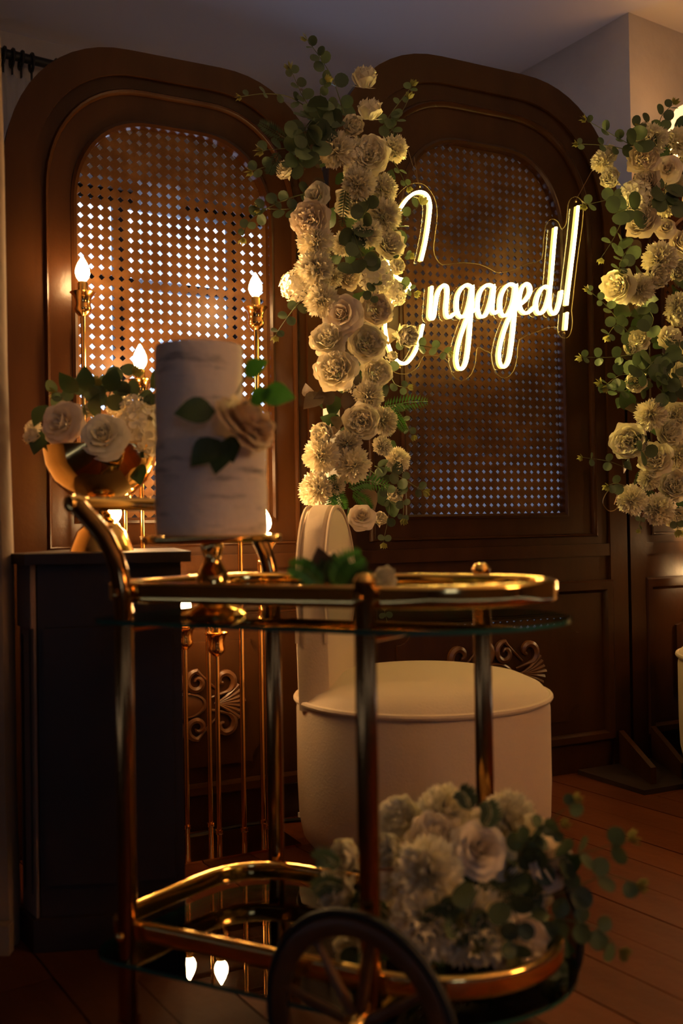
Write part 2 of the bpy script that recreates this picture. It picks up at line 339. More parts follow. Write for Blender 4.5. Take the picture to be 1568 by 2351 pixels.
def screen(sc_, hw, ztop, st1, st2, lat, zlat, zst2, zst1, label, carve_hw):
    r = root('arched_screen', sp(sc_, 0, 0), label, 'screen', None, ANG)
    rx, rz = hw*.72, hw*.86
    O = arch(hw, ztop, 0, rx, rz); S1 = arch(st1, zst1, .712, st1*.74, st1*.88); S2 = arch(st2, zst2, .745, st2*.75, st2*.88)
    Lo = arch(lat+.012, zlat+.012, .798, lat*.78, lat*.9); L = arch(lat, zlat, .81, lat*.76, lat*.88)
    part('frame', ring(O, L, [(0, 0), (1, 0), (1, .02), (0, .036)]), WOOD, r, True, smooth=False)
    S0 = arch(hw, ztop, .0, rx, rz); Si = arch(st1+.004, zst1+.004, .70, st1*.74, st1*.88)
    # raised outer band follows the arch and both stiles
    bandO = arch(hw, ztop, .0, rx, rz); bandI = arch(st1, zst1, .0, st1*.74, st1*.88)
    m = MB(); n = len(bandO); ys = [0, -.014]; v = []
    for pts in (bandO, bandI):
        for y in (.0, -.014): v += [(p[0], y, p[1]) for p in pts]
    f = []
    for i in range(n-1): f += [(i, i+1, n+i+1, n+i), (n+i, n+i+1, 3*n+i+1, 3*n+i), (3*n+i, 3*n+i+1, 2*n+i+1, 2*n+i)]
    part('outer_band', m.add(v, f), WOOD, r, True)
    part('arch_moulding', ring(S1, S2, BEAD), WOOD, r, True)
    part('lattice_moulding', ring(Lo, arch(lat-.0016, zlat-.0016, .8116, lat*.76, lat*.88), [(0, 0), (0, -.004), (.5, -.008), (1, -.004), (1, .004), (1, .02)]), WOOD, r, True, smooth=False)
    # perforated lattice board
    LL = arch(lat+.03, zlat+.04, .78, lat*.8, lat*.95)
    m = MB(); p = .0253; h = .0081; y0, y1 = .021, .026; nx = int((lat+.02)*2/p); nz = int((zlat+.06-.80)/p)
    for i in range(nx+1):
        for k in range(nz+1):
            cx = -(nx/2)*p+i*p; cz = .80+p/2+k*p
            if not inside(LL, cx, cz): continue
            if abs(cx) > lat+.03: continue
            q = [(cx-p/2, cz-p/2), (cx+p/2, cz-p/2), (cx+p/2, cz+p/2), (cx-p/2, cz+p/2), (cx, cz-h), (cx+h, cz), (cx, cz+h), (cx-h, cz)]
            v = [(a_, y0, b_) for a_, b_ in q]+[(a_, y1, b_) for a_, b_ in q[4:]]
            f = []
            for e in range(4):
                f += [(e, (e+1) % 4, 4+e), ((e+1) % 4, 4+(e+1) % 4, 4+e), (4+e, 4+(e+1) % 4, 8+(e+1) % 4, 8+e)]
            m.add(v, f)
    part('lattice_board', m, LATT, r, True, smooth=False)
    # middle rail ridge and the lower panel
    part('rail_moulding', MB().sweep([(-st1, 0, .693), (st1, 0, .693)], [(0, -.019), (-.008, -.019), (-.016, -.006), (-.016, .006), (-.008, .019), (0, .019)], up=(0, 0, 1)).box((-st1, -.012, .674), (st1, 0, .712)), WOOD, r, True)
    lo = hw-.062; li = lo-.034; zt, zb = .598, .092
    def rect(a_, t, b_): return [(-a_, b_), (-a_, t), (a_, t), (a_, b_)]
    part('panel_frame', ring(rect(lo, zt, zb), rect(li, zt-.04, zb+.03), [(0, 0), (0, -.016), (.15, -.02), (.75, -.018), (1, -.004), (1, 0)]), WOOD, r, True)
    # raised field with scooped corners
    ft, fb, fw_ = .487, .165, li-.10; R = .05; pts = []
    for cx, cz, a0 in ((-fw_, fb, 0), (-fw_, ft, -90), (fw_, ft, -180), (fw_, fb, 90)):
        for i in range(7): a_ = math.radians(a0+90*i/6); pts.append((cx+R*math.cos(a_), cz+R*math.sin(a_)))
    part('raised_field', MB().prism([(x, -.009, z) for x, z in pts], (0, .009, 0)), WOOD, r, True, smooth=False)
    # carved ornament
    k = carve_hw/.18; cz = .327
    orn = bpy.data.objects.new('carved_ornament', None); link(orn, r); orn.location = (0, -.009, 0)
    part('oval_boss', MB().add([(.062*k*math.cos(a_)*q, -y_, cz+.036*k*math.sin(a_)*q) for q, y_ in ((1, 0), (1, .008), (.88, .012), (.82, .006), (.4, .009), (.02, .010)) for a_ in [i*2*math.pi/20 for i in range(20)]],
         [(j*20+i, j*20+(i+1) % 20, (j+1)*20+(i+1) % 20, (j+1)*20+i) for j in range(5) for i in range(20)]), CARV, orn, True)
    for sx in (-1, 1):
        for sz in (-1, 1):
            part('scroll', scroll(sx*.034*k, cz+sz*.062*k, .03*k, math.pi/2*sz, 1.15, sx*sz, .008*k, (sx*.095*k, cz+sz*.035*k)), CARV, orn, True)
            part('scroll', scroll(sx*.112*k, cz+sz*.06*k, .032*k, -sz*math.pi/2+sx*sz*.5, .85, sx*sz, .009*k, (sx*.072*k, cz+sz*.016*k)), CARV, orn, True)
        for i in range(7):
            g = (i-3)/3; L_ = (.088-.018*abs(g))*k
            pts = [(sx*(.085*k+L_*t), -.004-.006*math.sin(math.pi*t), cz+g*.045*k*t**1.3) for t in [q/7 for q in range(8)]]
            part('leaf_lobe', MB().tube(pts, .0075*k, 6, False, [.35+.65*t for t in [q/7 for q in range(8)]]), CARV, orn, True)
    return r
screen(-.462, .43, 1.995, .361, .323, .257, 1.812, 1.888, 1.932, 'arched dark wood screen with lattice, lit by candle bulbs on the left', .17)
scr = screen(.491, .521, 2.157, .452, .388, .285, 1.916, 2.014, 2.08, 'tall arched dark wood screen hung with the neon sign', .195)
screen(1.455, .43, 1.995, .361, .323, .257, 1.812, 1.888, 1.932, 'arched wood screen at the right edge behind the right flowers', .17)
# wedge feet in front of the right seam
ft = root('screen_foot', sp(.99, .14, 0), 'wooden floor foot with two wedges bracing the screens by right seam', 'brace')
part('foot_board', MB().prism([sp(.79, .02, 0), sp(.80, .30, 0), sp(1.11, .30, 0), sp(1.11, .02, 0)], (0, 0, .014)), BLACKW, ft, smooth=False)
for s0, s1 in ((.955, .862), (1.088, .98)):
    pl = [sp(s0, .022, .014), sp(s1, .262, .014), sp(s1, .262, .062), sp(s0, .022, .118)]
    part('wedge', MB().prism(pl, U*.02), WOOD, ft, smooth=False)
# ================================================================== NEON SIGN
def np_(x, y, off=.125): return pan(860+x/2.904, 380+y/2.904, off)
LET = [('letter_e', [[(312,632),(335,540),(355,430),(368,330),(372,260),(355,205),(320,178),(270,183),(215,225),(165,300),(130,370),(95,460),(82,560),(100,660),(150,745),(205,765),(236,795),(228,832),(180,850),(120,900),(82,980),(72,1060),(78,1130),(95,1200),(125,1268),(168,1312),(215,1315),(265,1255),(300,1170),(325,1060)]]),
 ('letter_n', [[(383,805),(378,880),(372,960),(370,1005),(385,1022),(400,1000),(410,930),(425,850),(450,805),(470,798),(487,815),(488,870),(480,950),(485,1000),(505,1010),(535,985)]]),
 ('letter_g', [[(655,815),(625,795),(590,810),(560,860),(550,930),(560,990),(585,1008),(615,985),(640,900),(656,800),(652,920),(642,1050),(632,1180),(615,1300),(590,1352),(560,1348),(548,1290),(560,1200),(590,1100),(630,1000),(680,955)]]),
 ('letter_a', [[(800,812),(770,795),(735,805),(705,850),(690,930),(700,995),(720,1008),(750,985),(780,900),(800,800),(792,900),(788,960),(800,984),(828,968)]]),
 ('letter_g', [[(945,808),(915,790),(880,805),(850,860),(840,930),(850,990),(872,1000),(900,980),(930,900),(947,792),(942,920),(932,1050),(918,1180),(900,1290),(875,1338),(845,1333),(832,1270),(845,1180),(875,1080),(915,990),(955,950)]]),
 ('letter_e', [[(968,930),(1010,895),(1040,845),(1035,800),(1010,788),(985,820),(970,880),(975,950),(1000,982),(1035,975),(1068,940)]]),
 ('letter_d', [[(1165,815),(1140,805),(1110,830),(1085,890),(1080,950),(1095,985),(1125,975),(1150,930),(1172,850)], [(1210,412),(1200,520),(1190,640),(1180,760),(1170,870),(1172,950),(1190,988),(1215,975),(1235,920),(1250,835)]]),
 ('exclamation_mark', [[(1358,270),(1345,400),(1330,540),(1310,700),(1295,820),(1282,930)], [(1285,980),(1275,1095)]])]
ns = root('neon_sign', np_(760, 1100), 'glowing warm neon sign reading Engaged! on clear acrylic', 'sign')
for nm, strokes in LET:
    t = MB(); c = MB()
    for st in strokes:
        P = crom([np_(x, y) for x, y in st], 5); t.tube(P, .0043, 8)
        c.sweep([p-N*.009 for p in P], [(-.004, -.006), (.004, -.006), (.004, .006), (-.004, .006)], up=N)
    lo_ = part(nm, t, NEONM, ns); part('silicone_channel', c, NEONS, lo_, smooth=False)
AO = [(120,240),(180,165),(240,125),(300,118),(350,145),(395,210),(415,290),(413,380),(400,480),(393,560),(410,620),(450,662),(520,655),(600,648),(700,660),(770,690),(810,713),(860,713),(930,695),(1020,655),(1112,625),(1125,500),(1140,400),(1165,365),(1195,358),(1225,380),(1245,425),(1275,390),(1285,300),(1297,235),(1335,208),(1370,225),(1390,270),(1383,400),(1360,560),(1335,760),(1320,900),(1312,970),(1318,1050),(1305,1120),(1280,1150),(1245,1145),(1222,1115),(1212,1080),(1150,1082),(1080,1110),(965,1160),(950,1280),(925,1370),(880,1415),(840,1412),(800,1370),(780,1300),(775,1255),(735,1235),(700,1215),(680,1225),(672,1310),(645,1390),(600,1430),(560,1432),(515,1390),(490,1310),(440,1275),(380,1268),(325,1270),(290,1340),(230,1385),(170,1390),(110,1365),(60,1300),(30,1200),(20,1050),(40,900),(40,700),(30,500),(60,350)]
ac = crom([np_(x, y, .107) for x, y in AO], 2, True)
part('acrylic_sheet', MB().add(ac, [tuple(range(len(ac)))[::-1]]), ACRYL, ns, smooth=False)
part('acrylic_rim', MB().sweep(ac, [(-.0005, -.0022), (.0005, -.0022), (.0005, .0022), (-.0005, .0022)], True, up=N), AEDGE, ns, smooth=False)
for a_, b_ in (((300, 150), (200, -180)), ((300, 150), (262, -60)), ((1340, 235), (1560, -170))):
    part('hanging_wire', MB().tube([np_(a_[0], a_[1], .109), np_(b_[0], b_[1], .03)], .0008, 5), WIRE, ns)
for x, y in ((300, 140), (1340, 240), (1262, 1118), (165, 1350)):
    part('screw', MB().lathe([(.004, -.004), (.004, .003), (.002, .005)], np_(x, y, .107), 8, N), WIRE, ns)
# ================================================================== CANDELABRA
def candelabra(label, poles, plate):
    s0, s1, o0, o1 = plate
    r = root('floor_candelabra', sp((s0+s1)/2, (o0+o1)/2, 0), label, 'candelabra')
    part('base_plate', MB().prism([sp(s0, o0, 0), sp(s0, o1, 0), sp(s1, o1, 0), sp(s1, o0, 0)], (0, 0, .006)), BRASS, r, smooth=False)
    for p in poles:                          # p = cup top point
        b = Vector((p.x, p.y, .006)); zt = p.z
        po_ = part('pole', MB().tube([b, Vector((p.x, p.y, zt-.05))], .0062, 10), BRASS, r)
        part('joint_ring', MB().lathe([(.0065, -.006), (.0095, -.005), (.0085, 0), (.0095, .005), (.0065, .006)], (p.x, p.y, .05), 12), BRASS, po_)
        part('cup', MB().lathe([(.0, -.058), (.009, -.057), (.016, -.05), (.0205, -.044), (.021, -.038), (.0185, -.03), (.0185, -.02), (.022, -.010), (.029, -.002), (.031, 0), (.0285, .0), (.0185, -.012), (.0, -.014)], p, 24), BRASS, po_)
        part('socket', MB().lathe([(.0125, -.014), (.0125, .022), (.0105, .026), (0, .026)], p, 16), GOLDB, po_)
        part('bulb', MB().lathe([(.007, .026), (.0145, .036), (.0175, .046), (.0165, .057), (.0115, .070), (.006, .080), (.002, .087), (0, .088)], p, 16), BULBM, po_)
    return r
candelabra('brass candelabra of slim poles with lit flame bulbs before the left screen',
    [pan(190, 672, .085), pan(587, 706, .16), pan(322, 872, .10), pan(286, 1112, .10), pan(262, 1226, .22), pan(497, 1452, .19), pan(424, 1438, .11), pan(473, 1128, .12), pan(549, 1104, .2), pan(608, 1246, .21)], (-.78, -.24, .05, .24))
candelabra('brass candelabra with lit bulbs at right edge beside the cream chair', [sp(1.31, .16, .66), sp(1.36, .14, .80), sp(1.42, .15, .54), sp(1.47, .13, .70)], (1.28, 1.50, .09, .19))
solo('power_cable', MB().tube(crom([sp(-.75, .03, .006), sp(-.5, .05, .006), sp(-.3, .03, .006), sp(-.1, .06, .006), sp(.1, .04, .006), sp(.3, .08, .006)], 6), .005, 6), CABLE, 'black cable lying on the floor along the foot of the screens', 'cable')
# ================================================================== FLOWERS
def petal(m, phi, r0, z0, L, W, lean, cup, curl, rng, ruf=.03, nu=6, nv=6, notch=0):
    """petal rooted at (r0,z0): grows along an arc whose slope from vertical goes lean -> lean+curl; W half width, cup wraps it round the axis"""
    v = []; ph = rng.uniform(0, 6); ph2 = rng.uniform(0, 6); r, z = r0, z0
    for j in range(nv+1):
        t = j/nv; a = lean+curl*t**2.2
        if j: r += L/nv*math.sin(a); z += L/nv*math.cos(a)
        wd = W*(math.sin(math.pi*min(1, .1+t*.66))**.75)*(1 if j < nv else .8)
        for i in range(nu+1):
            u = -1+2*i/nu; x = u*wd; rc = max(r, .06)
            back = (1-math.cos(min(1.4, abs(x)/max(rc, .12)*cup)))*max(rc, .12)      # edges bend back round the axis
            drop = (.16*u*u-notch*math.exp(-(u*3)**2))*L*t*t
            w = ruf*t*t*math.sin(3.5*u+ph)
            rr = r-back+w-drop*math.sin(a)*.8; zz = z+ruf*.7*t*t*math.sin(4.6*u+ph2)-drop*math.cos(a)
            v.append((rr*math.cos(phi)-x*math.sin(phi), rr*math.sin(phi)+x*math.cos(phi), zz))
    n = nu+1; m.add(v, [(j*n+i, j*n+i+1, (j+1)*n+i+1, (j+1)*n+i) for j in range(nv) for i in range(nu)])
def rose_mesh(seed, mtl):
    rng = random.Random(seed); m = MB()
    #       count r0   z0    L    W   lean  cup curl
    for cnt, r0, z0, L, W, lean, cup, curl in ((3, .03, 0, .72, .16, .06, .9, -.35), (3, .09, -.02, .74, .24, .12, .9, -.25), (4, .16, -.05, .74, .34, .22, .85, .1), (5, .2, -.1, .76, .44, .38, .75, .45), (5, .22, -.16, .80, .52, .62, .6, .8), (6, .24, -.2, .82, .56, .88, .45, .85), (6, .24, -.26, .80, .56, 1.08, .35, .8)):
        o = rng.uniform(0, 6)
        for k in range(cnt): petal(m, o+k*2*math.pi/cnt+rng.uniform(-.15, .15), r0, z0, L*rng.uniform(.93, 1.05), W, lean+rng.uniform(-.06, .06), cup, curl+rng.uniform(-.1, .1), rng, .025)
    sepal(m); return m.mesh('rose', True, mtl)
def peony_mesh(seed, mtl, closed=False):
    rng = random.Random(seed); m = MB()
    for i in range(26):                     # ruffled heart
        t = i/25; petal(m, i*2.4, .04+.26*t, 0, .78-.1*t+rng.uniform(-.08, .08), .2+.06*t, .05+.42*t+rng.uniform(-.1, .1), .5, rng.uniform(-.3, .5), rng, .085, 5, 5, .12)
    k = .45 if closed else 1
    for cnt, r0, z0, L, W, lean, cup, curl in ((5, .28, -.1, .88, .5, .50*k, .8, -.35), (6, .3, -.16, .92, .54, .74*k, .8, -.45), (6, .3, -.22, .92, .56, 1.0*k, .7, -.5), (5, .28, -.26, .86, .52, 1.3*k, .5, -.1)):
        o = rng.uniform(0, 6)
        for q in range(cnt): petal(m, o+q*2*math.pi/cnt+rng.uniform(-.2, .2), r0, z0, L*rng.uniform(.9, 1.06), W, lean+rng.uniform(-.08, .08), cup, curl, rng, .05, 6, 6, .06)
    sepal(m); return m.mesh('peony', True, mtl)
def sepal(m):
    for k in range(5): 
        a = k*1.257; v = [(0, 0, -.3), (.45*math.cos(a-.35), .45*math.sin(a-.35), -.26), (.8*math.cos(a), .8*math.sin(a), -.2), (.45*math.cos(a+.35), .45*math.sin(a+.35), -.26)]
        m.add(v, [(0, 1, 2, 3)])
def carnation_mesh(seed, mtl, cnt=95):
    rng = random.Random(seed); m = MB()
    for i in range(cnt):
        t = (i+.5)/cnt; th = math.acos(1-1.35*t); ph = i*2.39996+rng.uniform(-.15, .15)
        L = .98+rng.uniform(-.13, .1); w_ = .16+.09*t; q = Matrix.Rotation(ph, 3, 'Z') @ Matrix.Rotation(th, 3, 'Y') @ Matrix.Rotation(rng.uniform(-.5, .5), 3, 'Z')
        v = []; nu = 5; ph2 = rng.uniform(0, 6)
        for j, s in enumerate((.15, .55, .82, 1.0)):
            for k in range(nu+1):
                u = -1+2*k/nu; ww = w_*(.25, .7, 1, 1.05)[j]
                tip = (.075*(1 if k % 2 else -1)-.05*u*u) if j == 3 else 0
                bend = .10*s*s*math.sin(u*3+ph2)+.12*(1-u*u)*s*(1-s)*2
                v.append(Vector((0, 0, -.12))+q @ Vector((bend-.10*s*s, u*ww, (s+tip)*L)))
        n = nu+1; m.add(v, [(j*n+k, j*n+k+1, (j+1)*n+k+1, (j+1)*n+k) for j in range(3) for k in range(nu)])
    return m.mesh('carnation', True, mtl)
def floret(m, c, q, s, rng):
    for k in range(4):
        a = k*math.pi/2+.3; pts = [Vector((0, 0, 0))]
        for t in (-.62, -.42, -.15, .15, .42, .62): pts.append(Vector((math.cos(a+t)*s*(1-.55*abs(t)**2), math.sin(a+t)*s*(1-.55*abs(t)**2), .16*s+.22*s*abs(t))))
        m.add([c+q @ p for p in pts], [(0, i, i+1) for i in range(1, 6)])
def hydrangea_mesh(seed, mtl):
    rng = random.Random(seed); m = MB(); cnt = 30
    for i in range(cnt):
        t = (i+.5)/cnt; th = math.acos(1-1.15*t); ph = i*2.39996
        d = Vector((math.sin(th)*math.cos(ph), math.sin(th)*math.sin(ph), math.cos(th))); q = Vector((0, 0, 1)).rotation_difference((d+Vector((rng.uniform(-.3, .3), rng.uniform(-.3, .3), 0))).normalized()).to_matrix() @ Matrix.Rotation(rng.uniform(0, 3), 3, 'Z')
        floret(m, d*rng.uniform(.78, .95)-Vector((0, 0, .2)), q, .40, rng)
    m.lathe([(.0, -.45), (.5, -.3), (.66, 0), (.5, .32), (.2, .45), (0, .47)], (0, 0, -.12), 14)
    return m.mesh('hydrangea', True, mtl)
FM = {'r': [rose_mesh(s, PETAL) for s in (1, 2)]+[rose_mesh(3, PETALP)], 'p': [peony_mesh(s, PETAL) for s in (4, 5)]+[peony_mesh(6, PETALP)],
      'b': [peony_mesh(s, PETAL, True) for s in (7, 8)], 'c': [carnation_mesh(s, PETAL) for s in (9, 10, 11)], 'h': [hydrangea_mesh(s, PETAL) for s in (12, 13)]}
FN = {'r': 'rose', 'p': 'peony', 'b': 'peony_bud', 'c': 'carnation', 'h': 'hydrangea'}
def aim(d, spin): return Vector((0, 0, 1)).rotation_difference(Vector(d).normalized()).to_matrix().to_4x4() @ Matrix.Rotation(spin, 4, 'Z')
def flower(parent, kind, P, rad, d):
    o = bpy.data.objects.new(FN[kind], random.choice(FM[kind])); link(o, parent)
    k = rad*(1.0 if kind != 'c' else .98)
    o.matrix_basis = Matrix.Translation(P-Vector(top(parent).location)) @ aim(d, random.uniform(0, 6.3)) @ Matrix.Diagonal((k, k, k, 1))
    return o
def leaf_mesh(kind):
    m = MB(); n = 12
    if kind == 'round':                     # round silver-dollar leaf, base at origin, lies along +x
        rows = [[(0, 0, 0)]]; v = [(0, 0, 0)]; 
        for q in (.5, 1):
            for i in range(n):
                a = math.pi+2*math.pi*(i+.5)/n; x = .58+.5*q*math.cos(a); y = .5*q*math.sin(a); v.append((x, y, .10*q*abs(math.sin(a))**1.4+.05*(x-.5)**2))
        v[0] = (.58, 0, -.01)
        f = [(0, 1+i, 1+(i+1) % n) for i in range(n)]+[(1+i, 1+n+i, 1+n+(i+1) % n, 1+(i+1) % n) for i in range(n)]
        m.add(v, f); m.add([(0, -.02, 0), (.12, -.02, 0), (.12, .02, 0), (0, .02, 0)], [(0, 1, 2, 3)])
        return m.mesh('leaf', True, LEAFM)
    v = []; k = 6
    for j in range(k+1):
        t = j/k; w_ = .36*math.sin(math.pi*t**.8)*(1 if j < k else 0)
        for u in (-1, 0, 1): v.append((t, u*w_, .12*abs(u)*w_*2+.10*math.sin(t*2.6)))
    m.add(v, [(j*3+i, j*3+i+1, (j+1)*3+i+1, (j+1)*3+i) for j in range(k) for i in range(2)])
    return m.mesh('leaf', True, {'dark': LEAFD, 'bright': LEAFB, 'burg': BURG}[kind])
LM = {k: leaf_mesh(k) for k in ('round', 'dark', 'bright', 'burg')}
def tip_mesh():
    m = MB(); rng = random.Random(3)
    for k in range(7):
        a = rng.uniform(0, 6.3); e = rng.uniform(.2, .9); d = Vector((math.cos(e), math.sin(e)*math.cos(a), math.sin(e)*math.sin(a))); o = d.orthogonal()*.22
        m.add([(0, 0, 0), d*.5+o, d, d*.5-o], [(0, 1, 2, 3)])
    return m.mesh('young_tip', True, TIPM)
TIP = tip_mesh()
def leafobj(parent, name, me, P, x, nrm, k, off0):
    x = x.normalized(); z = (nrm-x*nrm.dot(x)); z = z.normalized() if z.length > 1e-4 else x.orthogonal().normalized(); y = z.cross(x)
    o = bpy.data.objects.new(name, me); link(o, parent)
    M = Matrix((x, y, z)).transposed().to_4x4(); M.translation = P-off0
    o.matrix_basis = M @ Matrix.Diagonal((k, k, k, 1)); return o
def sprig(parent, pts, lsz, nl, kind='round', tip=True, taper=.45, face=Vector((.1, -1, .15))):
    P = crom(pts, 5); off0 = Vector(top(parent).location); n = len(P)
    st = part('eucalyptus_sprig' if kind == 'round' else 'leaf_sprig', MB().tube(P, .0013, 5, False, [1.2-.6*i/(n-1) for i in range(n)]), STEMM, parent)
    for k in range(nl):
        t = (k+.6)/nl; i = min(n-2, int(t*(n-1))); p = P[i]; tan = (P[i+1]-P[i]).normalized()
        side = tan.cross(face).normalized()
        for sg in (-1, 1):
            if random.random() < .1: continue
            nrm = (face+Vector((random.uniform(-.9, .9), random.uniform(-.5, .5), random.uniform(-.8, .9)))).normalized()
            x = side*sg*random.uniform(.6, 1)+tan*random.uniform(.2, .8)+Vector((0, random.uniform(-.5, .3), 0))
            leafobj(st, 'leaf', LM[kind], p, x, nrm, lsz*(1-taper*t)*random.uniform(.8, 1.15), off0)
    if tip: leafobj(st, 'young_tip', TIP, P[-1], P[-1]-P[-2], face, lsz*.6, off0)
    return st
def fern(parent, pts, L, m_=None):
    P = crom(pts, 8); n = len(P); m = MB().tube(P, .0012, 4)
    for i in range(1, n-1):
        tan = (P[i+1]-P[i-1]).normalized(); side = tan.cross(Vector((0, -1, 0))).normalized(); t = i/n; l = L*math.sin(math.pi*(.18+.8*t))**.8
        for sg in (-1, 1):
            d = (side*sg+tan*.55+Vector((0, random.uniform(-.3, .1), 0))).normalized(); o = tan*l*.14
            m.add([P[i], P[i]+d*l*.4+o, P[i]+d*l, P[i]+d*l*.4-o], [(0, 1, 2, 3)])
    return part('fern_frond', m, m_ or LEAFB, parent)
def wild_leaf(parent, P, k, kind, d=None):
    off0 = Vector(top(parent).location); d = d or Vector((random.uniform(-1, 1), random.uniform(-.8, -.1), random.uniform(-1, 1)))
    leafobj(parent, 'leaf', LM[kind], P, d, Vector((random.uniform(-.6, .6), -1, random.uniform(-.3, .8))), k, off0)
# --- middle flower column
CX = lambda x, y: (550+x/3.484, 50+y/3.484)
fc = root('flower_column', sp(.0, .16, 0), 'tall cascade of cream flowers and eucalyptus between the two screens', 'flower arrangement')
part('stand_post', MB().box((-.018, -.015, 0), (.018, .015, 1.10), lambda p: sp(-.055+p.x, .06+p.y, p.z)).box((-.12, -.05, 0), (.12, .05, .012), lambda p: sp(-.03+p.x, .06+p.y, p.z)), WHITE, fc, smooth=False)
COLF = [('b',836,189,76),('b',848,262,74),('b',808,291,66),('c',771,343,82),('h',822,352,60),('p',851,356,84),('c',906,340,62),('b',657,394,54),('c',825,420,74),('r',728,449,66),('c',880,432,66),('c',882,495,78),('p',808,463,72),('p',713,506,86),('c',722,556,80),('c',843,535,70),('p',894,563,66),('c',722,618,88),('h',674,657,64),('c',738,689,78),('h',866,635,74),('b',906,612,52),('h',904,670,56),('r',787,724,96),('p',862,711,76),('b',926,772,72),('b',899,820,32),('p',754,782,80),('p',843,788,84),('p',772,852,94),('b',799,887,44),('p',864,855,68),('c',846,909,68),('p',829,967,80),('c',880,967,66),('b',744,999,72),('c',799,1020,62),('c',878,1024,46),('c',738,1046,80),('c',808,1065,80),('c',913,1056,56),('c',724,1124,78),('c',770,1118,44),('b',904,1136,46),('r',831,1188,64),('b',872,1193,44),('h',815,390,50),('c',790,560,56),('p',800,640,50),('c',760,640,50)]
for k, x, y, s in COLF:
    off = .15+.08*(1-((x-795)/150)**2)+(s-65)*.0008+(-.06 if (k, x) in (('p',800),('c',790),('p',808),('c',760)) else 0); P = pan(x, y, off); rad = s/2*P.y/F
    d = Vector(((x-795)/170+random.uniform(-.35, .35), -1, .12+random.uniform(-.35, .35)))
    if (k, y) in (('b', 189), ('b', 262)): d = Vector((.1, -.5, .8))
    flower(fc, k, P, rad*1.07, d)
def cs(pts, sz, nl, off=.17, **kw): return sprig(fc, [pan(x, y, off+.02*i) for i, (x, y) in enumerate(pts)], sz*2.6/F, nl, **kw)
for pts, sz, nl in [([(790,260),(765,185),(740,140),(706,92)],34,6),([(745,290),(700,230),(668,160)],34,5),([(735,270),(670,225),(610,215),(552,222)],26,5),([(760,260),(735,215),(750,190)],32,3),
    ([(740,350),(680,340),(602,345)],40,5),([(730,360),(660,370),(578,392)],34,5),([(715,440),(650,460),(580,500),(556,545)],32,6),([(720,470),(660,480),(596,478)],36,4),
    ([(880,290),(905,250),(946,198)],30,4),([(880,320),(905,290),(938,228)],32,4),([(890,350),(915,390),(935,430)],26,3),([(880,555),(915,520),(965,470)],40,5),([(850,575),(895,578),(938,588)],26,4),
    ([(880,640),(920,650),(950,672)],30,3),([(900,775),(950,790),(1000,800),(1026,812)],28,4),([(720,660),(690,690),(655,735),(632,770)],32,4),([(860,1070),(910,1090),(970,1128)],34,4),
    ([(870,1090),(895,1150),(880,1245)],28,5),([(850,1080),(920,1140),(925,1190)],30,4),([(905,930),(925,960),(945,1000)],26,3),([(890,830),(905,880),(935,890)],26,3)]: cs(pts, sz, nl)
for pts, sz, nl in [([(810,520),(820,560),(840,610)],44,3),([(800,560),(840,590),(800,640)],44,3),([(830,450),(845,470),(830,500)],38,2),([(720,270),(700,300),(715,350)],48,4),([(760,250),(720,290),(680,310)],48,4),([(690,330),(680,360),(700,390)],46,3),([(845,640),(860,660),(850,690)],28,2),([(720,240),(740,280),(770,300)],44,3)]:
    cs(pts, sz, nl, .225, tip=False, taper=.2)
for i in range(90):
    y = random.uniform(230, 1200); x = 800+random.uniform(-85, 95)-(20 if y < 420 else 0)
    wild_leaf(fc, pan(x, y, random.uniform(.07, .14)), random.uniform(40, 70)*2.6/F, random.choice(('dark', 'dark', 'burg')))
for pts in [[(740,905),(700,935),(640+70,930)],[(790,900),(815,925),(810,960)],[(770,905),(730,925),(705,922)]]:
    P = pan(*pts[0], .2); wild_leaf(fc, P, 60*2.6/F, 'burg', pan(*pts[2], .2)-P)
for pts, L in [([(880,935),(930,925),(982,922)],24),([(890,945),(915,965),(930,990)],18),([(768,1100),(775,1140),(790,1170)],24),([(800,1120),(840,1105),(892,1118)],26),([(760,1090),(765,1130),(758,1165)],20),([(810,1130),(835,1150),(850,1170)],20),([(660,320),(625,300),(595,282)],22),([(795,420),(790,470),(785,520)],18),([(640,350),(625,380),(618,400)],20)]:
    fern(fc, [pan(x, y, .215) for x, y in pts], L*2.6/F, None if pts[0][1] > 800 else LEAFD)
# --- right flower column
fr_ = root('flower_column', sp(1.25, .2, 0), 'tall cascade of cream flowers and eucalyptus cut off by right edge', 'flower arrangement')
part('stand_post', MB().box((-.028, -.02, 0), (.028, .02, 1.70), lambda p: sp(1.27+p.x, .10+p.y, p.z)).box((-.12, -.08, 0), (.12, .1, .012), lambda p: sp(1.27+p.x, .10+p.y, p.z)), BLACKM, fr_, smooth=False)
RF = [('c',1491,324,78),('c',1558,324,66),('p',1476,364,68),('r',1533,390,66),('c',1383,370,52),('b',1403,412,60),('h',1458,450,70),('c',1527,468,56),('p',1476,512,72),('p',1485,421,60),('r',1527,525,50),('c',1516,594,78),('b',1507,634,74),('p',1421,658,78),('c',1467,665,66),('b',1558,620,66),('c',1558,707,66),('b',1552,735,56),('p',1468,779,52),('p',1537,779,56),('b',1463,876,62),('c',1494,953,68),('p',1552,955,66),('p',1443,1012,80),('p',1535,993,62),('p',1506,1055,76),('c',1559,1045,66),('c',1490,1100,50),('c',1451,1146,66),('p',1549,1115,72),('c',1513,1169,70),('p',1400,355,40),('c',1550,420,50),('p',1566,560,60),('p',1600,480,80),('c',1610,640,80),('p',1605,800,84),('c',1600,960,80),('p',1612,1100,80),('c',1600,360,76),('b',1450,800,40),('p',1565,860,60),('p',1555,1190,50)]
